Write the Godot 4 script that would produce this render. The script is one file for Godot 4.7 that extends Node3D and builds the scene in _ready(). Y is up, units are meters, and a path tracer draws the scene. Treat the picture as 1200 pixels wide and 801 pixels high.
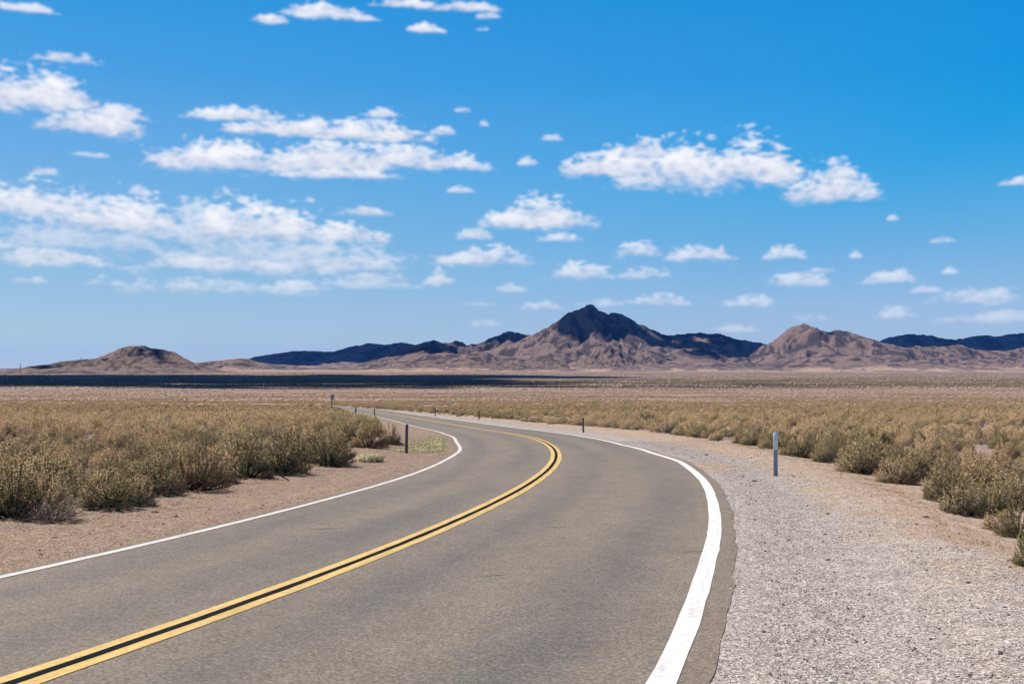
extends Node3D
# A two-lane desert highway bending left across a scrub plain, with bare mountains under a fair-weather sky.
# World: x to the right, -z ahead ("zf" below is the distance ahead, so z = -zf), y up, metres.

const SUN_AZIMUTH := -58.0      # degrees from straight ahead, negative is to the left
const SUN_HEIGHT := 60.0
const LENS := 1300.0            # focal length in photograph pixels (1200 wide)

# ---------------------------------------------------------------- terrain profile along the line of sight
var PZ := PackedFloat32Array([0, 8, 20, 32, 46, 65, 90, 130, 230, 400, 800, 1600, 3000, 6000, 9000, 20000, 60000])
var PY := PackedFloat32Array([-1.77, -1.98, -2.30, -2.61, -2.96, -3.42, -4.07, -5.15, -7.8, -11.8, -17.6, -23, -25, -6, 8, 32, 95])
var PM := PackedFloat32Array()
# road centre line (x, zf)
var ROAD := [[-9.35, -11.96], [-6.85, -4.36], [-4.96, 1.34], [-3.71, 5.13], [-2.54, 8.96], [-1.56, 12.83], [-0.74, 16.75], [-0.05, 20.69], [0.52, 24.65], [0.96, 28.62], [1.27, 32.61], [1.45, 36.61], [1.5, 40.61], [1.4, 44.6], [1.15, 48.6], [0.7, 52.57], [-0.35, 58.47], [-1.64, 64.33], [-2.88, 70.2], [-4.35, 78.06], [-6.14, 87.9], [-8.3, 99.7], [-11.17, 115.44], [-14.75, 135.12], [-19.21, 159.72], [-24.6, 189.23], [-32.2, 223.55], [-43.0, 262.0], [-62.0, 318.0], [-90.93, 384.11]]
var road_p := PackedVector2Array()
var road_n := PackedVector2Array()   # points to the right of the direction of travel
var road_s := PackedFloat32Array()
var XC := PackedFloat32Array()       # centre x for every metre ahead
var XK := PackedFloat32Array()       # cosine of the heading there

var noise_a := FastNoiseLite.new()   # fractal, general use
var noise_b := FastNoiseLite.new()
var noise_c := FastNoiseLite.new()
var rng := RandomNumberGenerator.new()
var counts := {}
var M := {}

func _ready():
	setup_noise()
	setup_profile()
	# ---- camera
	var cam := Camera3D.new()
	cam.name = "camera"
	cam.fov = rad_to_deg(2.0 * atan(400.5 / LENS))
	cam.near = 0.1
	cam.far = 90000.0
	cam.rotation = Vector3(atan(33.5 / LENS), 0, 0)
	add_child(cam)
	cam.current = true
	# ---- sky
	var world := WorldEnvironment.new()
	world.name = "world_environment"
	var env := Environment.new()
	env.background_mode = Environment.BG_SKY
	var sky := Sky.new()
	var pano := PanoramaSkyMaterial.new()
	pano.panorama = ImageTexture.create_from_image(sky_image())
	sky.sky_material = pano
	env.sky = sky
	env.background_energy_multiplier = 0.55
	env.tonemap_mode = Environment.TONE_MAPPER_LINEAR
	env.tonemap_exposure = 1.85
	env.sdfgi_enabled = true
	env.ssao_enabled = true
	env.ssil_enabled = true
	env.fog_enabled = true
	env.fog_density = 0.000011
	env.fog_light_color = Color(0.26, 0.56, 1.0)
	world.environment = env
	add_child(world)
	# ---- sun
	var sun := DirectionalLight3D.new()
	sun.name = "sun"
	sun.light_energy = 1.6
	sun.light_color = Color(1.0, 0.955, 0.89)
	sun.light_angular_distance = 0.5
	sun.shadow_enabled = true
	sun.directional_shadow_max_distance = 400.0
	add_child(sun)
	sun.look_at_from_position(sun_vector() * 10.0, Vector3.ZERO)
	print("sky ", Time.get_ticks_msec())
	make_materials()
	# ---- the large structure
	build_ground()
	build_road()
	build_shoulders()
	print("ground ", Time.get_ticks_msec())
	build_mountains()
	print("mountains ", Time.get_ticks_msec())
	build_shade_clouds()
	# ---- plants
	build_shrubs()
	print("shrubs ", Time.get_ticks_msec())
	# ---- things by the road, far masts, stones
	build_posts()
	build_masts()
	build_grass()
	build_gravel()
	print("done ", Time.get_ticks_msec())

# ================================================================ helpers
func sun_vector() -> Vector3:
	var a := deg_to_rad(SUN_AZIMUTH)
	var e := deg_to_rad(SUN_HEIGHT)
	return Vector3(sin(a) * cos(e), sin(e), -cos(a) * cos(e))

func setup_noise():
	rng.seed = 20240611
	noise_a.seed = 11
	noise_a.noise_type = FastNoiseLite.TYPE_SIMPLEX_SMOOTH
	noise_a.frequency = 1.0
	noise_a.fractal_type = FastNoiseLite.FRACTAL_FBM
	noise_a.fractal_octaves = 5
	noise_a.fractal_gain = 0.52
	noise_b.seed = 47
	noise_b.noise_type = FastNoiseLite.TYPE_SIMPLEX_SMOOTH
	noise_b.frequency = 1.0
	noise_b.fractal_type = FastNoiseLite.FRACTAL_FBM
	noise_b.fractal_octaves = 3
	noise_c.seed = 93
	noise_c.noise_type = FastNoiseLite.TYPE_SIMPLEX_SMOOTH
	noise_c.frequency = 1.0
	noise_c.fractal_type = FastNoiseLite.FRACTAL_RIDGED
	noise_c.fractal_octaves = 4
	noise_c.fractal_gain = 0.46

func setup_profile():
	var n := PZ.size()
	PM.resize(n)
	for i in n:
		var d0 := 0.0
		var d1 := 0.0
		if i > 0: d0 = (PY[i] - PY[i - 1]) / (PZ[i] - PZ[i - 1])
		if i < n - 1: d1 = (PY[i + 1] - PY[i]) / (PZ[i + 1] - PZ[i])
		if i == 0: PM[i] = d1
		elif i == n - 1: PM[i] = d0
		else: PM[i] = (d0 * (PZ[i + 1] - PZ[i]) + d1 * (PZ[i] - PZ[i - 1])) / (PZ[i + 1] - PZ[i - 1])
	# centre line, sampled every half metre or so
	var cp := []
	for q in ROAD: cp.append(Vector2(q[0], q[1]))
	var s := 0.0
	for i in range(0, cp.size() - 1):
		var p0: Vector2 = cp[maxi(i - 1, 0)]
		var p1: Vector2 = cp[i]
		var p2: Vector2 = cp[i + 1]
		var p3: Vector2 = cp[mini(i + 2, cp.size() - 1)]
		var m := int(ceil((p2 - p1).length() / 0.5))
		for k in m:
			var t := float(k) / m
			var p := p1.cubic_interpolate_in_time(p2, p0, p3, t, (p2 - p1).length(), -(p1 - p0).length() if i > 0 else -(p2 - p1).length(), (p2 - p1).length() + maxf((p3 - p2).length(), 0.1))
			road_p.append(p)
	for i in road_p.size():
		if i > 0: s += (road_p[i] - road_p[i - 1]).length()
		road_s.append(s)
		var d: Vector2 = (road_p[mini(i + 1, road_p.size() - 1)] - road_p[maxi(i - 1, 0)]).normalized()
		road_n.append(Vector2(d.y, -d.x))
	XC.resize(420)
	XK.resize(420)
	var j := 0
	for z in 420:
		while j < road_p.size() - 2 and road_p[j + 1].y < z - 10.0: j += 1
		var a := road_p[j]
		var b := road_p[j + 1]
		var t := clampf((z - 10.0 - a.y) / maxf(b.y - a.y, 0.001), 0, 1)
		XC[z] = lerpf(a.x, b.x, t)
		XK[z] = road_n[j].x

func prof(z: float) -> float:
	if z <= 0.0: return PY[0] + z * PM[0] * exp(z / 60.0)
	var i := PZ.bsearch(z) - 1
	i = clampi(i, 0, PZ.size() - 2)
	var h := PZ[i + 1] - PZ[i]
	var t := (z - PZ[i]) / h
	var t2 := t * t
	var t3 := t2 * t
	return (2 * t3 - 3 * t2 + 1) * PY[i] + (t3 - 2 * t2 + t) * h * PM[i] + (3 * t2 - 2 * t3) * PY[i + 1] + (t3 - t2) * h * PM[i + 1]

func road_off(x: float, z: float) -> float:   # signed distance from the centre line, positive to the right
	var k := clampf(z + 10.0, 0.0, 418.0)
	var i := int(k)
	return (x - lerpf(XC[i], XC[i + 1], k - i)) * lerpf(XK[i], XK[i + 1], k - i)

func table(s: float, t: Array) -> float:
	if s <= t[0][0]: return t[0][1]
	for i in range(1, t.size()):
		if s < t[i][0]:
			return lerpf(t[i - 1][1], t[i][1], smoothstep(0.0, 1.0, (s - t[i - 1][0]) / (t[i][0] - t[i - 1][0])))
	return t[-1][1]

func line_right(s: float) -> float:
	return table(s, [[18, 3.92], [27, 3.74], [36, 3.71], [45, 3.62], [52, 3.2], [58, 2.88], [66, 2.75], [100, 2.6], [130, 2.6]])

func line_left(s: float) -> float:
	return -table(s, [[20, 3.14], [38, 3.15], [50, 3.3], [61, 3.62], [69, 3.42], [77, 3.1], [118, 2.92]])

func surface_y(x: float, z: float) -> float:   # the lie of the land, verge and berm included
	var y := prof(z)
	var o := road_off(x, z) if z < 400.0 else 100.0
	var away := absf(o - 0.3)
	var k := smoothstep(4.2, 9.0, away)
	var r := sqrt(x * x + z * z)
	if k > 0.0 and r < 4500.0:
		var amp := minf(0.10 + r * 0.0012, 0.8)
		y += k * amp * noise_b.get_noise_2d(x * 0.05 / (1.0 + r * 0.004), z * 0.05 / (1.0 + r * 0.004))
	if z < 400.0 and away < 12.0:
		y -= 0.05 * smoothstep(3.6, 5.0, away)
		if o > 0.0:   # low windrow of stony soil along the outside of the bend
			var c := o - (6.6 + 0.5 * noise_b.get_noise_1d(z * 0.12))
			y += (0.13 + 0.06 * noise_b.get_noise_1d(z * 0.4 + 9.0)) * exp(-c * c / 0.7)
		else:
			y += 0.10 * smoothstep(5.0, 7.0, -o)
		y += 0.012 * noise_a.get_noise_2d(x * 1.3, z * 1.3) * smoothstep(3.6, 4.4, away)
	return y

func at(x: float, z: float) -> Vector3:
	return Vector3(x, surface_y(x, z), -z)

func numbered(called: String) -> String:
	counts[called] = counts.get(called, -1) + 1
	return called if counts[called] == 0 else "%s_%03d" % [called, counts[called]]

func tag(o: Node, label := "", category := "", group := "", kind := ""):
	if label: o.set_meta("label", label)
	if category: o.set_meta("category", category)
	if group: o.set_meta("group", group)
	if kind: o.set_meta("kind", kind)

func put(called: String, mesh: Mesh, m: Material, parent: Node = self) -> MeshInstance3D:
	var o := MeshInstance3D.new()
	o.name = numbered(called) if parent == self else called
	o.mesh = mesh
	o.material_override = m
	parent.add_child(o, true)
	return o

func base(called: String, p: Vector3, turn := 0.0) -> Node3D:
	var o := Node3D.new()
	o.name = numbered(called)
	add_child(o)
	o.position = p
	o.rotation.y = turn
	return o

func array_mesh(v: PackedVector3Array, n: PackedVector3Array, c: PackedColorArray, idx: PackedInt32Array, uv := PackedVector2Array()) -> ArrayMesh:
	var a := []
	a.resize(Mesh.ARRAY_MAX)
	a[Mesh.ARRAY_VERTEX] = v
	if n.size(): a[Mesh.ARRAY_NORMAL] = n
	if c.size(): a[Mesh.ARRAY_COLOR] = c
	if uv.size(): a[Mesh.ARRAY_TEX_UV] = uv
	a[Mesh.ARRAY_INDEX] = idx
	var m := ArrayMesh.new()
	m.add_surface_from_arrays(Mesh.PRIMITIVE_TRIANGLES, a)
	return m

func grid_normals(v: PackedVector3Array, w: int, h: int) -> PackedVector3Array:   # v[j * w + i]
	var n := PackedVector3Array()
	n.resize(v.size())
	for j in h:
		for i in w:
			var du := v[j * w + mini(i + 1, w - 1)] - v[j * w + maxi(i - 1, 0)]
			var dv := v[mini(j + 1, h - 1) * w + i] - v[maxi(j - 1, 0) * w + i]
			var q := du.cross(dv).normalized()
			n[j * w + i] = q if q.y >= 0.0 else -q
	return n

func grid_index(w: int, h: int, flip := false) -> PackedInt32Array:
	var idx := PackedInt32Array()
	idx.resize((w - 1) * (h - 1) * 6)
	var k := 0
	for j in h - 1:
		for i in w - 1:
			var a := j * w + i
			var q := [a, a + w, a + 1, a + 1, a + w, a + w + 1]
			if flip: q = [a, a + 1, a + w, a + 1, a + w + 1, a + w]
			for e in 6:
				idx[k] = q[e]
				k += 1
	return idx

func lin(r: float, g: float, b: float) -> Color:   # a real-world base colour for albedo_color
	return Color(r, g, b).linear_to_srgb()

# ================================================================ sky
# Clouds by direction: photograph-sized units (1300 to the radian near the centre): x, y of the base, half width, height, thickness
var CLOUDS := [
	[25, 8, 40, 9, 0.9], [315, 22, 26, 8, 0.95], [375, 16, 58, 15, 0.95], [425, 19, 22, 5, 0.7], [480, 4, 55, 9, 1], [545, 8, 48, 10, 0.9], [570, 18, 20, 7, 0.6], [497, 33, 26, 8, 0.9], [565, 32, 12, 5, 0.4],
	[50, 124, 75, 36, 1], [105, 152, 76, 26, 1], [15, 122, 60, 34, 1], [135, 138, 50, 16, 0.9],
	[275, 138, 70, 13, 0.9], [345, 156, 110, 16, 1], [430, 162, 85, 18, 1], [250, 196, 110, 28, 1], [390, 200, 110, 34, 1], [470, 194, 110, 22, 1], [400, 206, 90, 12, 1], [447, 134, 30, 10, 0.75], [100, 181, 34, 5, 0.4], [48, 203, 22, 10, 0.5], [518, 155, 18, 9, 0.6],
	[35, 250, 100, 32, 0.95], [140, 272, 125, 38, 0.95], [290, 284, 140, 42, 0.95], [395, 282, 70, 22, 0.9], [50, 308, 85, 22, 0.85], [265, 314, 120, 22, 0.8], [385, 320, 110, 30, 0.75], [215, 340, 46, 14, 0.7], [340, 340, 80, 12, 0.6], [120, 334, 38, 11, 0.5], [160, 227, 18, 12, 0.6], [75, 275, 26, 9, 0.5], [440, 328, 60, 14, 0.6], [30, 330, 40, 7, 0.3], [90, 300, 190, 60, 0.32], [320, 322, 200, 62, 0.38], [230, 290, 170, 50, 0.5], [420, 338, 90, 20, 0.3], [250, 345, 170, 22, 0.25],
	[630, 264, 76, 27, 1], [655, 281, 38, 8, 0.6], [565, 308, 66, 20, 0.85], [558, 279, 28, 11, 0.6], [513, 331, 22, 14, 0.8], [598, 341, 28, 10, 0.45], [637, 362, 34, 9, 0.45], [425, 250, 40, 10, 0.75], [540, 224, 22, 7, 0.75], [541, 128, 12, 6, 0.7], [566, 145, 7, 7, 0.6], [648, 163, 20, 7, 0.5], [618, 191, 15, 8, 0.6],
	[725, 204, 88, 26, 1], [805, 214, 105, 40, 1], [880, 212, 72, 42, 1], [975, 232, 66, 30, 1], [985, 212, 30, 24, 0.85], [755, 184, 40, 20, 0.85], [835, 182, 16, 8, 0.4],
	[750, 300, 36, 17, 0.7], [818, 303, 52, 15, 0.75], [680, 326, 48, 18, 0.75], [755, 324, 36, 13, 0.7], [770, 357, 50, 12, 0.6], [918, 302, 30, 15, 0.7], [935, 335, 48, 18, 0.65], [965, 318, 26, 7, 0.5], [880, 358, 44, 13, 0.6], [1042, 331, 42, 13, 0.75], [1003, 300, 10, 6, 0.6], [1108, 283, 26, 6, 0.55], [1115, 319, 13, 7, 0.7], [1190, 215, 26, 8, 0.85], [1047, 256, 9, 5, 0.55],
	[1150, 356, 80, 20, 0.42], [1165, 378, 90, 16, 0.45], [1050, 372, 34, 13, 0.5], [1085, 342, 30, 8, 0.35], [700, 358, 40, 8, 0.4], [570, 381, 26, 9, 0.3], [860, 388, 40, 7, 0.3], [950, 375, 30, 8, 0.35], [560, 358, 30, 6, 0.25]]

func sky_image() -> Image:
	var w := 4096
	var h := 2048
	var half := h / 2
	var per := w / TAU          # texels to the radian
	var field := PackedFloat32Array()
	field.resize(w * half)
	field.fill(-1.0)
	var rise := PackedFloat32Array()
	rise.resize(w * half)
	var dense := PackedFloat32Array()
	dense.resize(w * half)
	var list := []
	for c in CLOUDS:
		var az := atan((c[0] - 600.0) / LENS)
		var k := cos(az)
		list.append([az, atan((434.0 - c[1]) / LENS * k), c[2] / LENS * k * k, c[3] / LENS * k, c[4]])
	# the same fair-weather clouds go on all the way round, outside the frame
	var r := RandomNumberGenerator.new()
	r.seed = 5
	for n in 300:
		var az := r.randf_range(-PI, PI)
		var el := deg_to_rad(r.randf_range(2.2, 42.0))
		if absf(az) < 0.47 and el < 0.345: continue
		var size := r.randf_range(0.5, 1.0) * (0.3 + 1.4 * el)
		var sub := r.randi_range(1, 4)
		for q in sub:
			list.append([az + r.randf_range(-0.09, 0.09) * size * sub, el + r.randf_range(-0.012, 0.012) * size * sub, r.randf_range(0.03, 0.10) * size * 1.2, r.randf_range(0.012, 0.03) * size * 1.1, r.randf_range(0.6, 1.0)])
	for c in list:
		var cx: float = c[0] / TAU * w   # straight ahead is the panorama's edge
		var cy: float = half - c[1] * per
		var rx: float = c[2] * per / cos(c[1])
		var ry: float = c[3] * per * 1.3
		for py in range(maxi(int(cy - ry * 1.6), 0), mini(int(cy + ry * 0.5) + 1, half)):
			var hgt := (cy - py) / ry              # 0 at the flat base, 1 at the crown
			for px in range(int(cx - rx * 1.3), int(cx + rx * 1.3) + 1):
				var dx := (px - cx) / rx
				var b: float = minf((1.0 - dx * dx) - hgt, hgt * 1.5 + 0.30 - 0.25 * dx * dx) * 0.85 + (c[4] - 1.0) * 0.22
				var at_ := py * w + posmod(px, w)
				if b > field[at_]:
					field[at_] = b
					rise[at_] = hgt
					dense[at_] = c[4]
	var clouds := FastNoiseLite.new()
	clouds.seed = 7
	clouds.noise_type = FastNoiseLite.TYPE_SIMPLEX_SMOOTH
	clouds.fractal_type = FastNoiseLite.FRACTAL_FBM
	clouds.fractal_octaves = 5
	clouds.fractal_gain = 0.5
	clouds.frequency = 1.0
	var data := PackedFloat32Array()
	data.resize(w * h * 3)
	# clear air: colour by height above the horizon
	var E := [0.0, 1.5, 4.0, 6.5, 10.2, 14.5, 18.5, 30.0, 55.0, 90.0]
	var S := [Color8(196, 214, 224), Color8(180, 207, 224), Color8(153, 195, 227), Color8(128, 184, 227), Color8(94, 170, 227), Color8(56, 154, 223), Color8(34, 144, 218), Color8(16, 112, 196), Color8(14, 88, 172), Color8(12, 76, 156)]
	var sunv := sun_vector()
	for py in half:
		var el := (half - py - 0.5) / per
		var deg := rad_to_deg(el)
		var i := 0
		while i < E.size() - 2 and deg > E[i + 1]: i += 1
		var c: Color = S[i].srgb_to_linear().lerp(S[i + 1].srgb_to_linear(), clampf((deg - E[i]) / (E[i + 1] - E[i]), 0, 1))
		var row := py * w
		var deep := smoothstep(2.0, 15.0, deg)
		for px in w:
			var az := wrapf((px + 0.5) / w * TAU, -PI, PI)
			# brighter and paler towards the sun, deeper away from it
			var toward := sunv.x * sin(az) * cos(el) - sunv.z * cos(az) * cos(el) + sunv.y * sin(el)
			var g := clampf(toward - 0.45, -0.20, 0.35)
			var cr := c.r * (1.0 + lerpf(0.5, 4.5, deep) * g)
			var cg := c.g * (1.0 + 0.5 * g)
			var cb := c.b * (1.0 + 0.12 * g)
			var f := field[row + px]
			if f > -0.6:
				# billows: rounded heaps with creases between them, frayed edges
				var n1 := clouds.get_noise_2d(az * 22.0, el * 52.0)
				var puff := 0.40 - 1.5 * absf(clouds.get_noise_2d(az * 36.0 + 31.0, el * 70.0 + 7.0))
				var n2 := clouds.get_noise_2d(az * 85.0 + 31.0, el * 180.0)
				var top := smoothstep(-0.1, 0.5, rise[row + px])
				var d := f + 0.36 * n1 + (0.08 + 0.18 * top) * puff + (0.12 + 0.16 * top) * n2 + 0.02
				var al := smoothstep(0.0, lerpf(0.42, 0.26, top), d)
				al *= (0.55 + 0.45 * smoothstep(0.1, 0.6, d)) * lerpf(0.42, 1.0, dense[row + px])
				if al > 0.002:
					var lit := clampf(0.10 + 0.95 * rise[row + px] + 0.5 * puff + 0.5 * n1 + 0.15 * n2, 0.0, 1.0)
					var far := clampf(1.0 - deg / 7.5, 0.0, 1.0)
					var k := lerpf(al, al * 0.62, far) * 0.97
					var kr := lerpf(0.58, 0.97, lit)
					var kg := lerpf(0.64, 0.97, lit)
					var kb := lerpf(0.79, 1.0, lit)
					cr = lerpf(cr, kr, k)
					cg = lerpf(cg, kg, k)
					cb = lerpf(cb, kb, k)
			var o := (row + px) * 3
			data[o] = cr
			data[o + 1] = cg
			data[o + 2] = cb
	for k in range(half * w * 3, w * h * 3, 3):
		data[k] = 0.2
		data[k + 1] = 0.17
		data[k + 2] = 0.14
	return Image.create_from_data(w, h, false, Image.FORMAT_RGBF, data.to_byte_array())

# ================================================================ materials
func gray_image(size: int, lo: float, hi: float, layers: Array) -> Image:   # layers: [seed, frequency, type, weight]
	var sum := PackedFloat32Array()
	sum.resize(size * size)
	for l in layers:
		var n := FastNoiseLite.new()
		n.seed = l[0]
		n.frequency = l[1]
		n.noise_type = l[2]
		n.fractal_type = FastNoiseLite.FRACTAL_FBM if l[2] != FastNoiseLite.TYPE_CELLULAR else FastNoiseLite.FRACTAL_NONE
		n.fractal_octaves = 3
		if l[2] == FastNoiseLite.TYPE_CELLULAR: n.cellular_return_type = FastNoiseLite.RETURN_CELL_VALUE
		var im := n.get_seamless_image(size, size, false, false, 0.08)
		im.convert(Image.FORMAT_L8)
		var d := im.get_data()
		for i in d.size(): sum[i] += (d[i] / 255.0 - 0.5) * l[3]
	var out := PackedByteArray()
	out.resize(size * size * 3)
	for i in sum.size():
		var v := int(clampf(lerpf(lo, hi, clampf(sum[i] + 0.5, 0.0, 1.0)), 0.0, 1.0) * 255.0)
		out[i * 3] = v
		out[i * 3 + 1] = v
		out[i * 3 + 2] = v
	return Image.create_from_data(size, size, false, Image.FORMAT_RGB8, out)

func surface(called: String, im: Image, tile: float, rough: float, relief := 0.0, spec := 0.25) -> StandardMaterial3D:
	var m := StandardMaterial3D.new()
	m.resource_name = called
	m.vertex_color_use_as_albedo = true
	m.roughness = rough
	m.metallic_specular = spec
	if im:
		m.albedo_texture = ImageTexture.create_from_image(im)
		m.uv1_triplanar = true
		m.uv1_world_triplanar = true
		m.uv1_scale = Vector3.ONE / tile
		if relief > 0.0:
			var b: Image = im.duplicate()
			b.bump_map_to_normal_map(relief)
			m.normal_enabled = true
			m.normal_texture = ImageTexture.create_from_image(b)
	return m

func plain(called: String, c: Color, rough := 0.9, spec := 0.2) -> StandardMaterial3D:
	var m := StandardMaterial3D.new()
	m.resource_name = called
	m.albedo_color = c
	m.roughness = rough
	m.metallic_specular = spec
	return m

func make_materials():
	var cell := FastNoiseLite.TYPE_CELLULAR
	var simp := FastNoiseLite.TYPE_SIMPLEX_SMOOTH
	M.soil = surface("soil", gray_image(1024, 0.62, 1.0, [[1, 0.11, cell, 0.55], [2, 0.25, cell, 0.4], [3, 0.012, simp, 0.7]]), 4.3, 0.97, 5.0)
	M.gravel = surface("gravel_bed", gray_image(1024, 0.40, 1.0, [[21, 0.19, cell, 0.8], [22, 0.42, cell, 0.6], [23, 0.012, simp, 0.2]]), 3.3, 0.97, 3.5)
	M.asphalt = surface("asphalt", gray_image(1024, 0.58, 1.0, [[4, 0.24, cell, 0.6], [5, 0.5, cell, 0.5], [6, 0.010, simp, 0.12]]), 4.1, 0.86, 3.0, 0.3)
	M.paint = surface("road_paint", gray_image(512, 0.80, 1.0, [[7, 0.25, cell, 0.5], [8, 0.03, simp, 0.8]]), 1.7, 0.7, 2.0, 0.3)
	M.black_paint = plain("black_paint", Color.WHITE, 0.97, 0.05)
	M.black_paint.vertex_color_use_as_albedo = true
	M.rock = surface("bare_rock", gray_image(512, 0.72, 1.0, [[9, 0.03, simp, 1.0], [10, 0.12, simp, 0.5]]), 420.0, 0.97)
	var leaf := StandardMaterial3D.new()
	leaf.resource_name = "foliage"
	leaf.vertex_color_use_as_albedo = true
	leaf.roughness = 0.85
	leaf.metallic_specular = 0.15
	leaf.cull_mode = BaseMaterial3D.CULL_DISABLED
	leaf.backlight_enabled = true
	leaf.backlight = Color(0.36, 0.33, 0.26)
	M.leaf = leaf
	var wood := StandardMaterial3D.new()
	wood.resource_name = "twigs"
	wood.vertex_color_use_as_albedo = true
	wood.roughness = 0.9
	M.wood = wood
	var stone := StandardMaterial3D.new()
	stone.resource_name = "stone"
	stone.vertex_color_use_as_albedo = true
	stone.roughness = 0.93
	stone.metallic_specular = 0.2
	M.stone = stone
	M.cloud = plain("cloud", lin(0.9, 0.9, 0.9), 1.0, 0.0)
	M.post = plain("blue_grey_post", lin(0.20, 0.27, 0.36), 0.55, 0.4)
	M.post_dark = plain("shade_toned_post", lin(0.11, 0.105, 0.125), 0.7, 0.3)  # dark base colour carries the shade of the side turned from the sun
	M.post_brown = plain("rusty_post", lin(0.10, 0.065, 0.05), 0.85, 0.2)
	M.sheet = plain("reflective_sheet", lin(0.62, 0.68, 0.70), 0.4, 0.5)
	M.steel = plain("galvanised_steel", lin(0.16, 0.17, 0.19), 0.5, 0.5)
	M.panel = plain("aluminium_panel", lin(0.30, 0.36, 0.45), 0.5, 0.5)

# ================================================================ ground
func soil_color(x: float, z: float) -> Color:
	# one soil throughout, patchy with stones and crust at several scales
	var r := sqrt(x * x + z * z)
	var a := noise_a.get_noise_2d(x * 0.09, z * 0.09) if r < 500.0 else noise_a.get_noise_2d(x * 0.0016 + 4.0, z * 0.0035)
	var k := 1.0 + 0.25 * a
	var b := noise_b.get_noise_2d(x * 0.0011 - 8.0, z * 0.0045 + 2.0)
	return Color(0.31 * k * (1.0 - 0.08 * b), 0.222 * k * (1.0 - 0.02 * b), 0.188 * k * (1.0 + 0.12 * b))

func build_ground():
	var az := []
	var a := -180.0
	while a < 180.0:
		az.append(deg_to_rad(a))
		a += 0.3 if absf(a) < 32.0 else (1.5 if absf(a) < 45.0 else 5.0)
	az.append(deg_to_rad(180.0))
	var rs := [0.0]
	var r := 0.8
	while r < 26000.0:
		rs.append(r)
		r *= 1.042
	var w := az.size()
	var v := PackedVector3Array()
	var c := PackedColorArray()
	for rr in rs:
		for aa in az:
			var x: float = sin(aa) * rr
			var z: float = cos(aa) * rr
			var y := surface_y(x, z)
			if z < 400.0 and z > -14.0:
				var o := absf(road_off(x, z) - 0.5)
				y -= 0.16 * (1.0 - smoothstep(7.6, 9.4, o))
			v.append(Vector3(x, y, -z))
			c.append(soil_color(x, z))
	var o2 := put("desert_plain", array_mesh(v, grid_normals(v, w, rs.size()), c, grid_index(w, rs.size())), M.soil)
	tag(o2, "pinkish tan desert soil of the wide plain reaching to the mountains", "ground", "", "structure")

# ================================================================ road
func strip(s0: float, s1: float, lo: Callable, hi: Callable, across: int, lift: Callable, tint: Callable, skip := 1) -> ArrayMesh:
	var v := PackedVector3Array()
	var c := PackedColorArray()
	var rows := 0
	var i := 0
	while i < road_p.size():
		if road_s[i] >= s0 and road_s[i] <= s1:
			var s := road_s[i]
			var a: float = lo.call(s)
			var b: float = hi.call(s)
			for k in across + 1:
				var t := float(k) / across
				var o := lerpf(a, b, t)
				var p := road_p[i] + road_n[i] * o
				v.append(Vector3(p.x, lift.call(s, o, p), -p.y))
				c.append(tint.call(s, o, p))
			rows += 1
		i += skip
	return array_mesh(v, grid_normals(v, across + 1, rows), c, grid_index(across + 1, rows))

func road_y(p: Vector2, o: float) -> float:
	return prof(p.y) - 0.012 * absf(o) * 0.6

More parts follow.
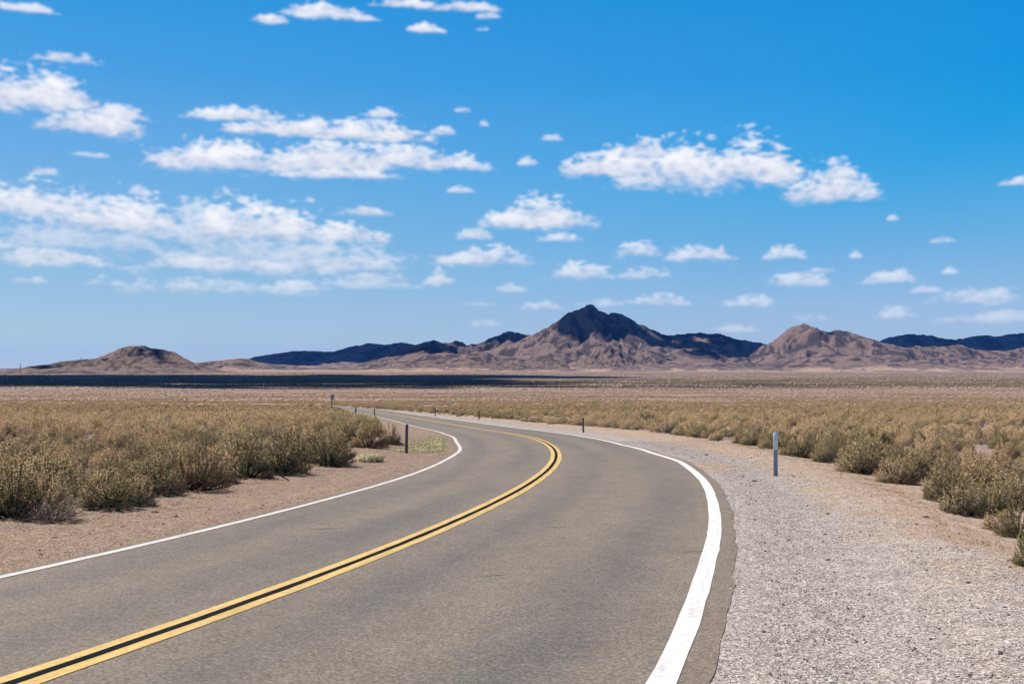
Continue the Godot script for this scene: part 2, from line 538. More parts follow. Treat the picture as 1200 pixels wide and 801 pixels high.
func build_road():
	# carriageway
	var edge_r := func(s): return line_right(s) + 0.29 + 0.045 * noise_a.get_noise_1d(s * 0.9) + 0.05 * noise_a.get_noise_1d(s * 6.1 + 50.0)
	var edge_l := func(s): return line_left(s) - 0.20 + 0.06 * noise_a.get_noise_1d(s * 0.8 + 20.0) + 0.03 * noise_a.get_noise_1d(s * 4.0 + 90.0)
	var tint := func(s: float, o: float, p: Vector2) -> Color:
		var lane := 0.0
		var wheel := 0.0
		var q := o / line_right(s) if o > 0.0 else -o / -line_left(s)
		# two polished wheel paths in each lane, a dusty strip between them and by the edges
		wheel = exp(-pow((q - 0.27) / 0.13, 2.0)) * 0.9 + exp(-pow((q - 0.76) / 0.13, 2.0))
		lane = noise_a.get_noise_2d(o * 0.55, s * 0.045) + 0.6 * noise_b.get_noise_2d(o * 1.8 + 7.0, s * 0.22)
		var k := clampf(0.70 * wheel + 0.6 * lane + 0.05, 0.0, 1.0)
		var c := Color(0.212, 0.181, 0.150).lerp(Color(0.146, 0.134, 0.122), k)
		var fine := 1.0 + 0.10 * noise_b.get_noise_2d(p.x * 1.1, p.y * 1.1)
		# soil and grit lie on the outermost hand's breadth
		var grit := 0.0
		if o > line_right(s) + 0.10: grit = 0.30
		if o < line_left(s) - 0.08: grit = 0.55 + 0.4 * noise_b.get_noise_1d(s * 1.3)
		c = c.lerp(Color(0.20, 0.155, 0.115), clampf(grit, 0, 1))
		return Color(c.r * fine, c.g * fine, c.b * fine)
	var flat := func(_s, o, p): return road_y(p, o)
	var road := put("road", strip(0, 420, edge_l, edge_r, 44, flat, tint), M.asphalt)
	tag(road, "sun-bleached two-lane asphalt road bending left across the desert", "road", "", "structure")
	# the cut edge of the asphalt, so that it has a thickness
	for side in 2:
		var e: Callable = edge_r if side == 0 else edge_l
		var v := PackedVector3Array()
		var c := PackedColorArray()
		var n := 0
		for i in road_p.size():
			for k in 2:
				var o: float = e.call(road_s[i]) + (0.03 if side == 0 else -0.03) * k
				var p := road_p[i] + road_n[i] * o
				v.append(Vector3(p.x, road_y(p, o) - 0.07 * k, -p.y))
				c.append(Color(0.20, 0.17, 0.14))
			n += 1
		put("pavement_edge", array_mesh(v, grid_normals(v, 2, n), c, grid_index(2, n, side == 1)), M.asphalt, road)
	# markings
	var band := func(called: String, label: String, mid: Callable, half_w: float, h: float, col: Color, worn: float, seed_: float):
		var lo := func(s): return mid.call(s) - half_w + 0.008 * noise_a.get_noise_1d(s * 1.7 + seed_) + 0.010 * noise_a.get_noise_1d(s * 7.3 + seed_)
		var hi := func(s): return mid.call(s) + half_w + 0.010 * noise_a.get_noise_1d(s * 1.9 + seed_ + 33.0) + 0.014 * noise_a.get_noise_1d(s * 6.7 + seed_)
		var up := func(_s, o, p): return road_y(p, o) + h
		var dye := func(s: float, o: float, _p: Vector2) -> Color:
			var k := 1.0 - worn * clampf(noise_a.get_noise_2d(o * 9.0 + seed_, s * 1.6) + 0.15, 0.0, 1.0)
			return Color(col.r * k, col.g * k, col.b * k)
		var m := put(called, strip(0, 420, lo, hi, 6, up, dye), M.black_paint if called == "black_stripe" else M.paint)
		tag(m, label, "road marking", "", "structure")
	var yellow := Color(0.49, 0.345, 0.125)
	band.call("yellow_line", "yellow painted line on the inner side of the double centre line", func(_s): return -0.105, 0.062, 0.005, yellow, 0.25, 3.0)
	band.call("yellow_line", "yellow painted line on the outer side of the double centre line", func(_s): return 0.105, 0.066, 0.005, yellow, 0.5, 13.0)
	band.call("black_stripe", "black painted stripe between the two yellow centre lines", func(_s): return 0.0, 0.043, 0.009, Color(0.012, 0.015, 0.018), 0.1, 23.0)
	band.call("white_line", "thick white edge line on the outside of the bend", func(s): return line_right(s), 0.092, 0.006, Color(0.58, 0.58, 0.57), 0.34, 43.0)
	band.call("white_line", "white edge line on the inside of the bend", func(s): return line_left(s), 0.066, 0.006, Color(0.47, 0.465, 0.45), 0.34, 63.0)
	# hairline cracks and small tar spots
	for q in [[2.2, 13.2, 0.5, 0.2], [0.6, 15.6, 0.45, -0.1], [2.3, 24.0, 0.35, 0.3], [-1.5, 24.5, 0.9, 0.15], [0.3, 44.0, 2.4, 0.05], [4.1, 21.0, 0.4, 0.0], [-0.2, 11.3, 0.3, 0.2], [-2.6, 15.4, 0.5, 0.2], [2.9, 33.0, 0.9, 0.1]]:
		var v := PackedVector3Array()
		var idx := PackedInt32Array()
		var nn := PackedVector3Array()
		var steps := 9
		for k in steps:
			var t := float(k) / (steps - 1)
			var x: float = q[0] + (t - 0.5) * q[2]
			var z: float = q[1] + (t - 0.5) * q[2] * q[3] + 0.07 * noise_a.get_noise_2d(x * 5.0, q[1])
			var wd: float = (0.006 + 0.012 * absf(noise_a.get_noise_2d(x * 9.0, q[1] + 3.0))) * (1.0 + q[1] * 0.03) * sin(clampf(t, 0.06, 0.94) * PI)
			var o := road_off(x, z)
			for e in [-1.0, 1.0]:
				v.append(Vector3(x, road_y(Vector2(x, z), o) + 0.004, -(z + e * wd)))
				nn.append(Vector3.UP)
			if k < steps - 1: idx.append_array([k * 2, k * 2 + 1, k * 2 + 2, k * 2 + 1, k * 2 + 3, k * 2 + 2])
		put("crack", array_mesh(v, nn, PackedColorArray(), idx), plain("tar", lin(0.05, 0.045, 0.04)), road)

func build_shoulders():
	var under := 0.036
	# outside of the bend: grey gravel near the pavement, stony pinkish soil beyond
	var lo := func(s): return line_right(s) - 0.1
	var hi := func(s): return line_right(s) + 6.2
	var y := func(s: float, o: float, p: Vector2) -> float:
		var e := o - line_right(s)
		return surface_y(p.x, p.y) - under * smoothstep(1.2, 0.2, e) - 0.06 * smoothstep(0.22, -0.1, e) - 0.3 * smoothstep(5.3, 6.2, e) + 0.012 * smoothstep(0.4, 1.5, e)
	var tint := func(s: float, o: float, p: Vector2) -> Color:
		return gravel_mix(p.x, p.y, o - line_right(s))
	var g := put("gravel_shoulder", strip(0, 190, lo, hi, 60, y, tint), M.gravel)
	tag(g, "grey gravel shoulder on the outside of the bend, turning to pink soil", "shoulder", "", "structure")
	# inside of the bend: pinkish gravelly soil
	var lo2 := func(s): return line_left(s) - 5.6
	var hi2 := func(s): return line_left(s) + 0.08
	var y2 := func(s: float, o: float, p: Vector2) -> float:
		var e := line_left(s) - o
		return surface_y(p.x, p.y) - under * smoothstep(0.9, 0.1, e) - 0.04 * smoothstep(0.22, 0.0, e) - 0.3 * smoothstep(4.8, 5.6, e) + 0.012 * smoothstep(0.3, 1.2, e)
	var tint2 := func(_s: float, _o: float, p: Vector2) -> Color:
		var k := noise_a.get_noise_2d(p.x * 0.6, p.y * 0.6)
		var c := Color(0.35, 0.252, 0.198).lerp(Color(0.37, 0.278, 0.195), clampf(0.5 + k * 1.6, 0, 1))
		var f := 1.0 + 0.16 * noise_b.get_noise_2d(p.x * 2.3, p.y * 2.3)
		return Color(c.r * f, c.g * f, c.b * f)
	var l := put("dirt_shoulder", strip(0, 190, lo2, hi2, 44, y2, tint2), M.gravel)
	tag(l, "pinkish stony dirt shoulder on the inside of the bend", "shoulder", "", "structure")

func gravel_mix(x: float, z: float, e: float) -> Color:   # e: metres beyond the white line
	var n := noise_a.get_noise_2d(x * 0.45, z * 0.45)
	var grey := Color(0.48, 0.428, 0.395)
	var pink := Color(0.50, 0.385, 0.30)
	var straw := Color(0.44, 0.33, 0.20)
	var reach := 3.1 - 1.0 * smoothstep(8.0, 18.0, z)
	var k := smoothstep(-0.8, 0.8, (e - reach) + 0.7 * n + 1.0 * noise_a.get_noise_2d(x * 2.1 + 5.0, z * 2.1))
	var c := grey.lerp(pink, k)
	# a bare sandy patch beside the bend
	var d := Vector2(x - 5.3, (z - 30.0) * 0.42).length()
	c = c.lerp(Color(0.52, 0.385, 0.285), 0.8 * smoothstep(1.1, 0.5, d + 0.5 * n))
	c = c.lerp(straw, clampf(smoothstep(0.1, 0.4, noise_a.get_noise_2d(x * 1.7 + 9.0, z * 1.7)) * k, 0, 0.45))
	var f := 1.0 + 0.14 * noise_b.get_noise_2d(x * 2.6, z * 2.6)
	return Color(c.r * f, c.g * f, c.b * f)

# ================================================================ mountains
func range_height(pts: Array, px: float) -> float:
	if px <= pts[0][0]: return pts[0][1]
	for i in range(1, pts.size()):
		if px < pts[i][0]:
			return lerpf(pts[i - 1][1], pts[i][1], (px - pts[i - 1][0]) / float(pts[i][0] - pts[i - 1][0]))
	return pts[-1][1]

# pts: the crest as (bearing, height) in units of 1/1300 of the distance; dist: metres to the crest; wide: metres from crest to foot
func mountain(called: String, label: String, pts: Array, dist: float, wide: float, spur: float, rocky: float, sharp: float, seed_: float, cut := 0.6):
	var x0: float = pts[0][0]
	var x1: float = pts[-1][0]
	var w := int(clampf((x1 - x0) * 1.15, 60, 520))
	var front := int(clampf(wide / dist * 420.0, 36, 96))
	var back := 12
	var h := front + back + 1
	var v := PackedVector3Array()
	var c := PackedColorArray()
	for j in h:
		var t := (j - back) / float(front) if j >= back else (back - j) / float(back)
		var zf := dist - t * wide if j >= back else dist + t * wide * 0.8
		for i in w:
			var px := lerpf(x0, x1, i / float(w - 1))
			var x := (px - 600.0) / LENS * dist
			var wob := noise_b.get_noise_2d(x / (spur * 2.5) + seed_, 1.7) * spur * 0.8
			var z := zf + wob * (1.0 - absf(t)) 
			var crest := (434.0 - range_height(pts, px)) / LENS * dist
			var foot := prof(zf) - 3.0
			var ends := smoothstep(0.0, 0.06, i / float(w - 1)) * smoothstep(1.0, 0.94, i / float(w - 1))
			var rise := maxf((crest - foot) * ends, 0.0)
			var warp := noise_b.get_noise_2d(x / (spur * 3.0) - seed_, zf / (spur * 3.0)) * spur * 0.9
			var ridge := noise_c.get_noise_2d((x + warp) / spur * 0.42 + seed_ * 3.0, zf / spur * 0.16)   # -1 .. 1, crests high
			var gully := clampf(0.5 - 0.5 * ridge, 0.0, 1.0)
			var body := pow(1.0 - t, sharp)
			var fine := noise_c.get_noise_2d((x + 0.5 * warp) / spur * 1.25 + seed_, zf / spur * 0.42)
			var shape := body * (1.0 - cut * 1.25 * gully * smoothstep(0.0, 0.16, t)) + 0.30 * (0.5 - gully) * smoothstep(0.03, 0.25, t) * (1.0 - t) * (1.0 - t)
			shape += (0.6 if rocky < 0.0 else 1.0) * (0.15 * fine + 0.05 * noise_a.get_noise_2d(x / spur * 2.4, zf / spur * 2.4 + seed_)) * smoothstep(0.0, 0.10, t) * pow(1.0 - t, 1.4)
			shape += 0.050 * noise_a.get_noise_2d(x / spur * 3.5, seed_) * (1.0 - t)
			v.append(Vector3(x, foot + rise * maxf(shape, -0.02), -z))
			# dark varnished rock on ribs, pale sand in gullies and fans
			var n := noise_a.get_noise_2d((x + warp) / spur * 1.1 + 40.0, zf / spur * 0.6)
			var n2 := noise_a.get_noise_2d((x + warp) / spur * 3.8 + 80.0, zf / spur * 1.5)
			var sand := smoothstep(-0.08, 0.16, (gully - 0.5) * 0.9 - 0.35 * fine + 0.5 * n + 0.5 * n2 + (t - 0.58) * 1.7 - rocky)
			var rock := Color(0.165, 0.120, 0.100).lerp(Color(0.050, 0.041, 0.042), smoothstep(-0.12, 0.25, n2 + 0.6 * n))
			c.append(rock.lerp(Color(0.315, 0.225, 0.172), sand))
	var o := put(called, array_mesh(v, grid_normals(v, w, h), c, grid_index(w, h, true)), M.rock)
	tag(o, label, "mountain" if called == "mountain" else "hill", "", "structure")

func build_mountains():
	mountain("mountain", "distant blue ridge behind the low brown hill", [[255, 432], [275, 428], [290, 422], [300, 418], [330, 414], [345, 412], [360, 411], [390, 412], [405, 406], [418, 404], [430, 402], [450, 404], [470, 401], [482, 403], [500, 405], [530, 410], [570, 420], [600, 430]], 13500, 2600, 520, 0.35, 1.15, 1.3)
	mountain("mountain", "dark far ridge to the right of the highest peak", [[740, 425], [765, 396], [790, 392], [802, 391], [815, 390], [830, 391], [845, 393], [860, 397], [875, 400], [895, 402], [920, 407], [960, 420]], 10400, 1700, 360, 0.4, 1.1, 2.9)
	mountain("mountain", "dark far ridge beyond the pale right-hand hills", [[990, 428], [1010, 410], [1028, 401], [1040, 397], [1050, 394], [1065, 391], [1080, 392], [1092, 393], [1110, 398], [1130, 397], [1150, 393], [1162, 392], [1175, 394], [1190, 391], [1215, 388], [1250, 393], [1300, 402], [1350, 425]], 11800, 2200, 420, 0.42, 1.1, 4.1)
	mountain("mountain", "dark jagged ridge left of the highest peak", [[400, 432], [430, 424], [455, 414], [475, 408], [490, 403], [500, 400], [508, 398], [516, 401], [524, 402], [533, 399], [540, 400], [547, 404], [560, 403], [568, 401], [576, 396], [588, 391], [600, 388], [610, 390], [622, 393], [640, 400], [680, 425]], 9200, 1700, 300, 0.36, 1.3, 5.3)
	mountain("mountain", "highest peak of the range, bare brown rock with a shaded flank", [[470, 431], [520, 424], [560, 414], [590, 406], [612, 398], [625, 392], [640, 384], [648, 379], [655, 374], [662, 369], [669, 365], [680, 361], [686, 359], [693, 359], [700, 361], [707, 366], [714, 367], [722, 366], [730, 368], [738, 373], [745, 377], [756, 381], [765, 385], [780, 391], [800, 396], [830, 402], [860, 408], [890, 417], [930, 430]], 8200, 2300, 330, 0.2, 1.85, 6.7)
	mountain("hill", "pointed dark foothill in front of the highest peak", [[655, 431], [672, 427], [688, 419], [700, 409], [708, 405], [716, 404], [724, 407], [734, 414], [748, 423], [775, 431]], 6700, 520, 110, 0.85, 1.3, 8.1, 0.5)
	mountain("hill", "low brown foothill beside the pointed foothill", [[725, 430], [738, 421], [748, 415], [758, 412], [768, 415], [780, 421], [800, 430]], 6900, 480, 120, 0.0, 1.3, 9.9, 0.5)
	mountain("hill", "chain of pale sandy foothills below the jagged ridge", [[395, 432], [425, 428], [450, 424], [470, 421], [495, 417], [520, 413], [540, 415], [565, 412], [585, 416], [605, 419], [630, 421], [650, 426], [680, 432]], 7300, 1100, 190, -0.05, 1.4, 11.3, 0.6)
	mountain("hill", "small rocky knoll at the foot of the sandy foothills", [[570, 431], [585, 427], [600, 423], [607, 422], [616, 425], [632, 421], [640, 420], [650, 424], [658, 424], [672, 430]], 6600, 380, 90, 0.8, 1.3, 12.7, 0.5)
	mountain("mountain", "pale brown pointed mountain right of the dark ridge", [[840, 431], [865, 420], [880, 411], [892, 405], [903, 401], [912, 395], [920, 390], [928, 385], [935, 381], [944, 379], [952, 382], [960, 384], [968, 387], [975, 388], [985, 386], [995, 387], [1005, 392], [1016, 397], [1030, 401], [1050, 405], [1080, 410], [1110, 416], [1150, 428]], 7900, 2000, 270, 0.05, 1.7, 14.9)
	mountain("hill", "rolling sandy hills below the dark far right ridge", [[980, 430], [1010, 418], [1040, 410], [1075, 405], [1100, 406], [1120, 404], [1140, 409], [1160, 411], [1185, 410], [1210, 406], [1250, 410], [1310, 428]], 7400, 1200, 190, -0.02, 1.35, 16.3)
	mountain("hill", "low brown hill standing alone beyond the shaded plain", [[28, 439], [45, 434], [60, 427], [75, 423], [92, 421], [110, 420], [125, 416], [135, 411], [147, 406], [155, 405], [165, 405], [174, 408], [182, 408], [192, 411], [205, 413], [215, 418], [228, 425], [240, 430], [262, 435], [280, 438]], 5600, 900, 150, 0.95, 1.25, 18.1)  # dark rock share raised to paint in the partial cloud shade
	mountain("hill", "long pale sandy rise behind the lone brown hill", [[-120, 433], [0, 432], [60, 430], [150, 428], [220, 427], [245, 423], [262, 422], [278, 420], [288, 420], [300, 424], [320, 428], [360, 431], [420, 429], [470, 432]], 7600, 800, 200, -0.2, 1.3, 20.7)
	mountain("hill", "small dark cone at the foot of the lone brown hill", [[62, 438], [70, 436], [77, 433], [82, 432], [90, 434], [98, 437], [108, 439]], 4900, 160, 60, 0.4, 1.2, 22.1, 0.4)

# ================================================================ clouds whose shadows lie on the plain and the ranges
func shade_cloud(label: String, blobs: Array, seed_: int):
	# blobs: shaded patches on the ground: x, zf, half width, half depth; the cloud hangs above them towards the sun
	var r := RandomNumberGenerator.new()
	r.seed = seed_
	var up := 5900.0
	var sv := sun_vector()
	var v := PackedVector3Array()
	var n := PackedVector3Array()
	var idx := PackedInt32Array()
	var ball := SphereMesh.new()
	ball.radial_segments = 10
	ball.rings = 5
	var arr := ball.get_mesh_arrays()
	var bv: PackedVector3Array = arr[Mesh.ARRAY_VERTEX]
	var bi: PackedInt32Array = arr[Mesh.ARRAY_INDEX]
	var middle := Vector3.ZERO
	var spots := []
	for b in blobs:
		var puffs := int(clampf(b[2] * b[3] / 9000.0, 10, 90) * (b[4] if b.size() > 4 else 1.0))
		for k in puffs:
			var a := r.randf() * TAU
			var q := sqrt(r.randf()) * 0.9
			var size: float = minf(b[2], b[3]) * r.randf_range(0.22, 0.45)
			var gy := prof(b[1])
			var p := Vector3(b[0] + cos(a) * q * b[2], gy, -(b[1] + sin(a) * q * b[3])) + sv * (up / sv.y)
			spots.append([p, clampf(size, 40.0, 340.0)])
			middle += p
	middle /= spots.size()
	for s in spots:
		var at0 := v.size()
		for e in bv:
			var f := 1.0 + 0.3 * noise_b.get_noise_3d(e.x * 3.0 + s[0].x, e.y * 3.0, e.z * 3.0 + s[0].z)
			v.append(s[0] - middle + Vector3(e.x * 2.0, e.y * (1.1 if e.y > 0.0 else 0.5), e.z * 2.0) * s[1] * f)
			n.append(e.normalized())
		for e in bi: idx.append(at0 + e)
	var o := put("cloud", array_mesh(v, n, PackedColorArray(), idx), M.cloud)
	o.position = middle
	tag(o, label, "cloud", "", "structure")

func build_shade_clouds():
	shade_cloud("wide flat cloud hanging over the shaded band of the plain", [
		[-1500, 3450, 1500, 900], [-700, 2700, 720, 520], [-1900, 2600, 1100, 620], [-300, 3850, 620, 560], [-900, 4150, 1000, 420], [-2300, 3900, 800, 560], [60, 3500, 330, 260], [-1000, 2500, 820, 420], [-900, 2150, 620, 260], [-380, 1850, 420, 330], [-170, 1600, 260, 200], [-250, 2400, 420, 330], [-80, 2050, 220, 220], [-120, 1420, 330, 100], [90, 1520, 230, 130, 0.7], [300, 1560, 190, 100, 0.55], [430, 1900, 160, 120, 0.4], [-330, 1420, 200, 110], [320, 3000, 160, 110], [480, 2500, 150, 60], [120, 2250, 170, 60]], 3)
	shade_cloud("heavy cloud hanging over the highest peak", [
		[980, 8050, 420, 520, 1.0], [1450, 8300, 520, 560, 0.9], [760, 7650, 200, 220, 1.0], [1220, 7650, 380, 260, 0.9], [1900, 8800, 520, 600, 0.7]], 4)
	shade_cloud("cloud hanging over the jagged ridge", [
		[-620, 9150, 500, 400, 0.9], [60, 9300, 420, 400, 0.9]], 5)
	shade_cloud("long cloud hanging over the distant blue ridge", [
		[-2700, 12900, 900, 1300, 0.55], [-1700, 12900, 800, 1300, 0.5], [-3300, 13200, 500, 900, 0.7]], 6)
	shade_cloud("cloud hanging over the dark far ridge", [
		[1900, 10300, 560, 700, 0.7], [2450, 10300, 460, 700, 0.6]], 8)
	shade_cloud("long cloud hanging over the far right ridge", [
		[4100, 11400, 620, 1000, 0.6], [4900, 11500, 600, 1000, 0.6], [5700, 11500, 700, 1000, 0.5]], 9)
	shade_cloud("small cloud hanging over the shoulder of the pale mountain", [
		[2480, 8000, 130, 180]], 10)
	shade_cloud("broken cloud hanging over the lone brown hill", [
		[-1770, 5540, 90, 110, 0.7], [-2230, 5250, 110, 90, 0.5]], 12)

# ================================================================ shrubs
# kinds: colours are leaf tones (linear), each leaf takes one of them
var KINDS := {
	"sage": {"tones": [Color(0.481, 0.383, 0.233), Color(0.403, 0.331, 0.200), Color(0.325, 0.273, 0.166), Color(0.546, 0.435, 0.273)], "up": 0.55, "stiff": 0.5, "wood": Color(0.195, 0.150, 0.113)},
	"olive": {"tones": [Color(0.351, 0.288, 0.166), Color(0.273, 0.231, 0.133), Color(0.195, 0.172, 0.099), Color(0.428, 0.344, 0.207)], "up": 0.6, "stiff": 0.4, "wood": Color(0.143, 0.114, 0.090)},
	"tan": {"tones": [Color(0.600, 0.451, 0.288), Color(0.522, 0.387, 0.243), Color(0.446, 0.330, 0.206), Color(0.671, 0.517, 0.345)], "up": 0.5, "stiff": 0.55, "wood": Color(0.260, 0.188, 0.133)},
	"brown": {"tones": [Color(0.351, 0.240, 0.140), Color(0.273, 0.188, 0.113), Color(0.428, 0.305, 0.186), Color(0.208, 0.150, 0.094)], "up": 0.75, "stiff": 0.3, "wood": Color(0.168, 0.123, 0.094)},
	"grey": {"tones": [Color(0.351, 0.305, 0.260), Color(0.260, 0.227, 0.198), Color(0.416, 0.363, 0.306)], "up": 0.45, "stiff": 0.5, "wood": Color(0.298, 0.260, 0.233)},
	"green": {"tones": [Color(0.286, 0.260, 0.127), Color(0.215, 0.201, 0.099), Color(0.363, 0.311, 0.154)], "up": 0.7, "stiff": 0.35, "wood": Color(0.143, 0.117, 0.087)}}

# A shrub of about 1 m across and 0.8 m high: returns [branches mesh, foliage mesh]
func shrub_meshes(kind: String, seed_: int, stems: int, twigs: int, leaves: int, leaf_len: float, leaf_wide: float, with_wood := true) -> Array:
	var K: Dictionary = KINDS[kind]
	var r := RandomNumberGenerator.new()
	r.seed = seed_
	var v := PackedVector3Array()
	var n := PackedVector3Array()
	var c := PackedColorArray()
	var idx := PackedInt32Array()
	var bv := PackedVector3Array()
	var bn := PackedVector3Array()
	var bc := PackedColorArray()
	var bi := PackedInt32Array()
	var tones: Array = K.tones
	# lobes make the crown uneven
	var lobes := []
	for k in 6: lobes.append([r.randf() * TAU, r.randf_range(0.1, 1.2), r.randf_range(-0.26, 0.24)])
	for s in stems:
		var th := acos(1.0 - r.randf() * 0.99)
		if s % 4 == 0: th = r.randf_range(1.12, 1.56)   # low skirt
		var ph := r.randf() * TAU
		var reach := 1.0
		for l in lobes:
			reach += l[2] * exp(-pow(angle_difference(ph, l[0]) / 0.8, 2.0) - pow((th - l[1]) / 0.5, 2.0))
		reach *= r.randf_range(0.84, 1.04)
		var dir := Vector3(sin(th) * cos(ph), cos(th), sin(th) * sin(ph))
		var tip := Vector3(dir.x * 0.5, maxf(dir.y * 0.8, 0.03) , dir.z * 0.5) * reach
		var root := Vector3(dir.x, 0, dir.z) * 0.05
		var bend := Vector3(dir.x * 0.26, maxf(tip.y * 0.35, 0.02), dir.z * 0.26) * reach
		var last := root
		var tone_bias := r.randf()
		for q in 4:
			var t := (q + 1) / 4.0
			var p := root.lerp(bend, t).lerp(bend.lerp(tip, t), t)
			if with_wood: tube(bv, bn, bc, bi, last, p, 0.010 * (1.15 - t * 0.9), 0.010 * (1.0 - t * 0.88), K.wood, r)
			last = p
		for w in twigs:
			var t := 0.42 + 0.58 * sqrt((w + r.randf()) / twigs)
			var p := root.lerp(bend, t).lerp(bend.lerp(tip, t), t)
			var side := Vector3(r.randfn(), r.randfn() * 0.7, r.randfn()).normalized()
			var td: Vector3 = (dir * 0.55 + side * 0.75 + Vector3.UP * K.up).normalized()
			var tl := r.randf_range(0.06, 0.14) * (1.25 - 0.5 * t)
			if with_wood and w % 2 == 0: tube(bv, bn, bc, bi, p, p + td * tl, 0.0035, 0.0015, K.wood, r)
			for q in leaves:
				var u := (q + r.randf()) / leaves
				var lp: Vector3 = p + td * tl * u
				var ld: Vector3 = (td * (0.4 + K.stiff) + Vector3(r.randfn(), r.randfn() * 0.8 + 0.25, r.randfn()) * 0.6).normalized()
				var lw: Vector3 = ld.cross(Vector3(r.randfn(), r.randfn(), r.randfn())).normalized()
				var ll := leaf_len * r.randf_range(0.6, 1.25)
				var nn: Vector3 = ld.cross(lw)
				var out_: Vector3 = (lp - Vector3(0, 0.1, 0)).normalized()
				if nn.dot(out_) < 0.0: nn = -nn
				nn = (nn * 0.3 + out_ * 0.7 + Vector3.UP * 0.15).normalized()
				var col: Color = tones[int(clampf((tone_bias * 0.6 + r.randf() * 0.7) * 0.78 * tones.size(), 0, tones.size() - 1))]
				var f := r.randf_range(0.82, 1.18)
				col = Color(col.r * f, col.g * f, col.b * f)
				var at0 := v.size()
				v.append(lp)
				v.append(lp + ld * ll * 0.55 + lw * leaf_wide)
				v.append(lp + ld * ll)
				v.append(lp + ld * ll * 0.55 - lw * leaf_wide)
				for e in 4:
					n.append(nn)
					c.append(col)
				idx.append_array([at0, at0 + 1, at0 + 2, at0, at0 + 2, at0 + 3])
	return [array_mesh(bv, bn, bc, bi) if with_wood else null, array_mesh(v, n, c, idx)]

func tube(v: PackedVector3Array, n: PackedVector3Array, c: PackedColorArray, idx: PackedInt32Array, a: Vector3, b: Vector3, ra: float, rb: float, col: Color, r: RandomNumberGenerator, sides := 3):
	var d := (b - a).normalized()
	var x := d.cross(Vector3(0.3, 0.1, 0.9) if absf(d.y) > 0.9 else Vector3.UP).normalized()
	var y := d.cross(x)
	var at0 := v.size()
	var f := r.randf_range(0.75, 1.25) if r else 1.0
	for k in sides:
		var q := x * cos(TAU * k / sides) + y * sin(TAU * k / sides)
		v.append(a + q * ra)
		v.append(b + q * rb)
		n.append(q)
		n.append(q)
		c.append(Color(col.r * f, col.g * f, col.b * f))
		c.append(Color(col.r * f, col.g * f, col.b * f))
	for k in sides:
		var i := at0 + k * 2
		var j := at0 + ((k + 1) % sides) * 2
		idx.append_array([i, j, i + 1, i + 1, j, j + 1])

var HEROES := [
	[-7.39, 16.46, 0.91, 0.91, "olive"], [-6.75, 16.34, 0.83, 0.43, "grey"], [-6.6, 18.27, 1.05, 0.65, "olive"], [-7.98, 19.34, 1.3, 0.98, "sage"], [-6.7, 20.72, 1.2, 0.72, "olive"], [-6.2, 21.9, 1.15, 1.2, "brown"], [-7.35, 23.67, 1.3, 1.02, "sage"], [-6.0, 25.21, 1.15, 0.97, "olive"], [-5.5, 26.6, 1.3, 1.2, "olive"], [-4.95, 29.9, 1.45, 1.14, "olive"], [-6.43, 33.52, 1.55, 1.19, "tan"], [-5.04, 39.07, 1.38, 1.1, "brown"], [-4.64, 42.58, 1.0, 0.95, "brown"], [-8.53, 23.67, 1.2, 0.87, "tan"], [-9.22, 20.72, 1.0, 0.80, "tan"], [-8.2, 17.5, 1.0, 0.8, "olive"], [-5.9, 30.8, 1.3, 1.0, "olive"], [-6.9, 28.4, 1.4, 1.1, "sage"],
	[8.82, 34.00, 1.26, 0.78, "olive"], [9.18, 32.14, 0.64, 0.54, "grey"], [8.42, 26.65, 1.23, 1.05, "sage"], [8.71, 24.68, 0.91, 0.65, "sage"], [7.77, 19.84, 0.9, 0.76, "olive"], [7.69, 17.99, 0.78, 0.66, "sage"], [6.84, 15.06, 0.58, 0.48, "olive"], [5.32, 11.37, 0.36, 0.5, "green"], [13.09, 40.41, 1.68, 0.99, "green"], [8.15, 57.97, 1.34, 0.71, "grey"], [8.37, 55.33, 1.11, 0.60, "sage"], [9.48, 77.14, 1.78, 0.95, "green"], [11.08, 30.08, 1.16, 0.79, "tan"], [9.60, 22.75, 1.05, 0.70, "tan"], [8.68, 19.02, 0.88, 0.64, "sage"], [12.2, 34.6, 0.8, 0.55, "grey"]]

func margin_left(z: float) -> float:
	return table(z, [[10, -7.6], [15, -6.4], [18, -5.5], [24, -6.2], [30, -6.3], [38, -7.2], [44, -7.4], [55, -6.6], [70, -5.6], [110, -5.0], [240, -5.2]])

func margin_right(z: float) -> float:
	return table(z, [[10, 7.7], [15, 7.4], [20, 7.5], [30, 7.6], [40, 7.7], [55, 7.0], [80, 6.2], [120, 5.6], [240, 5.0]])

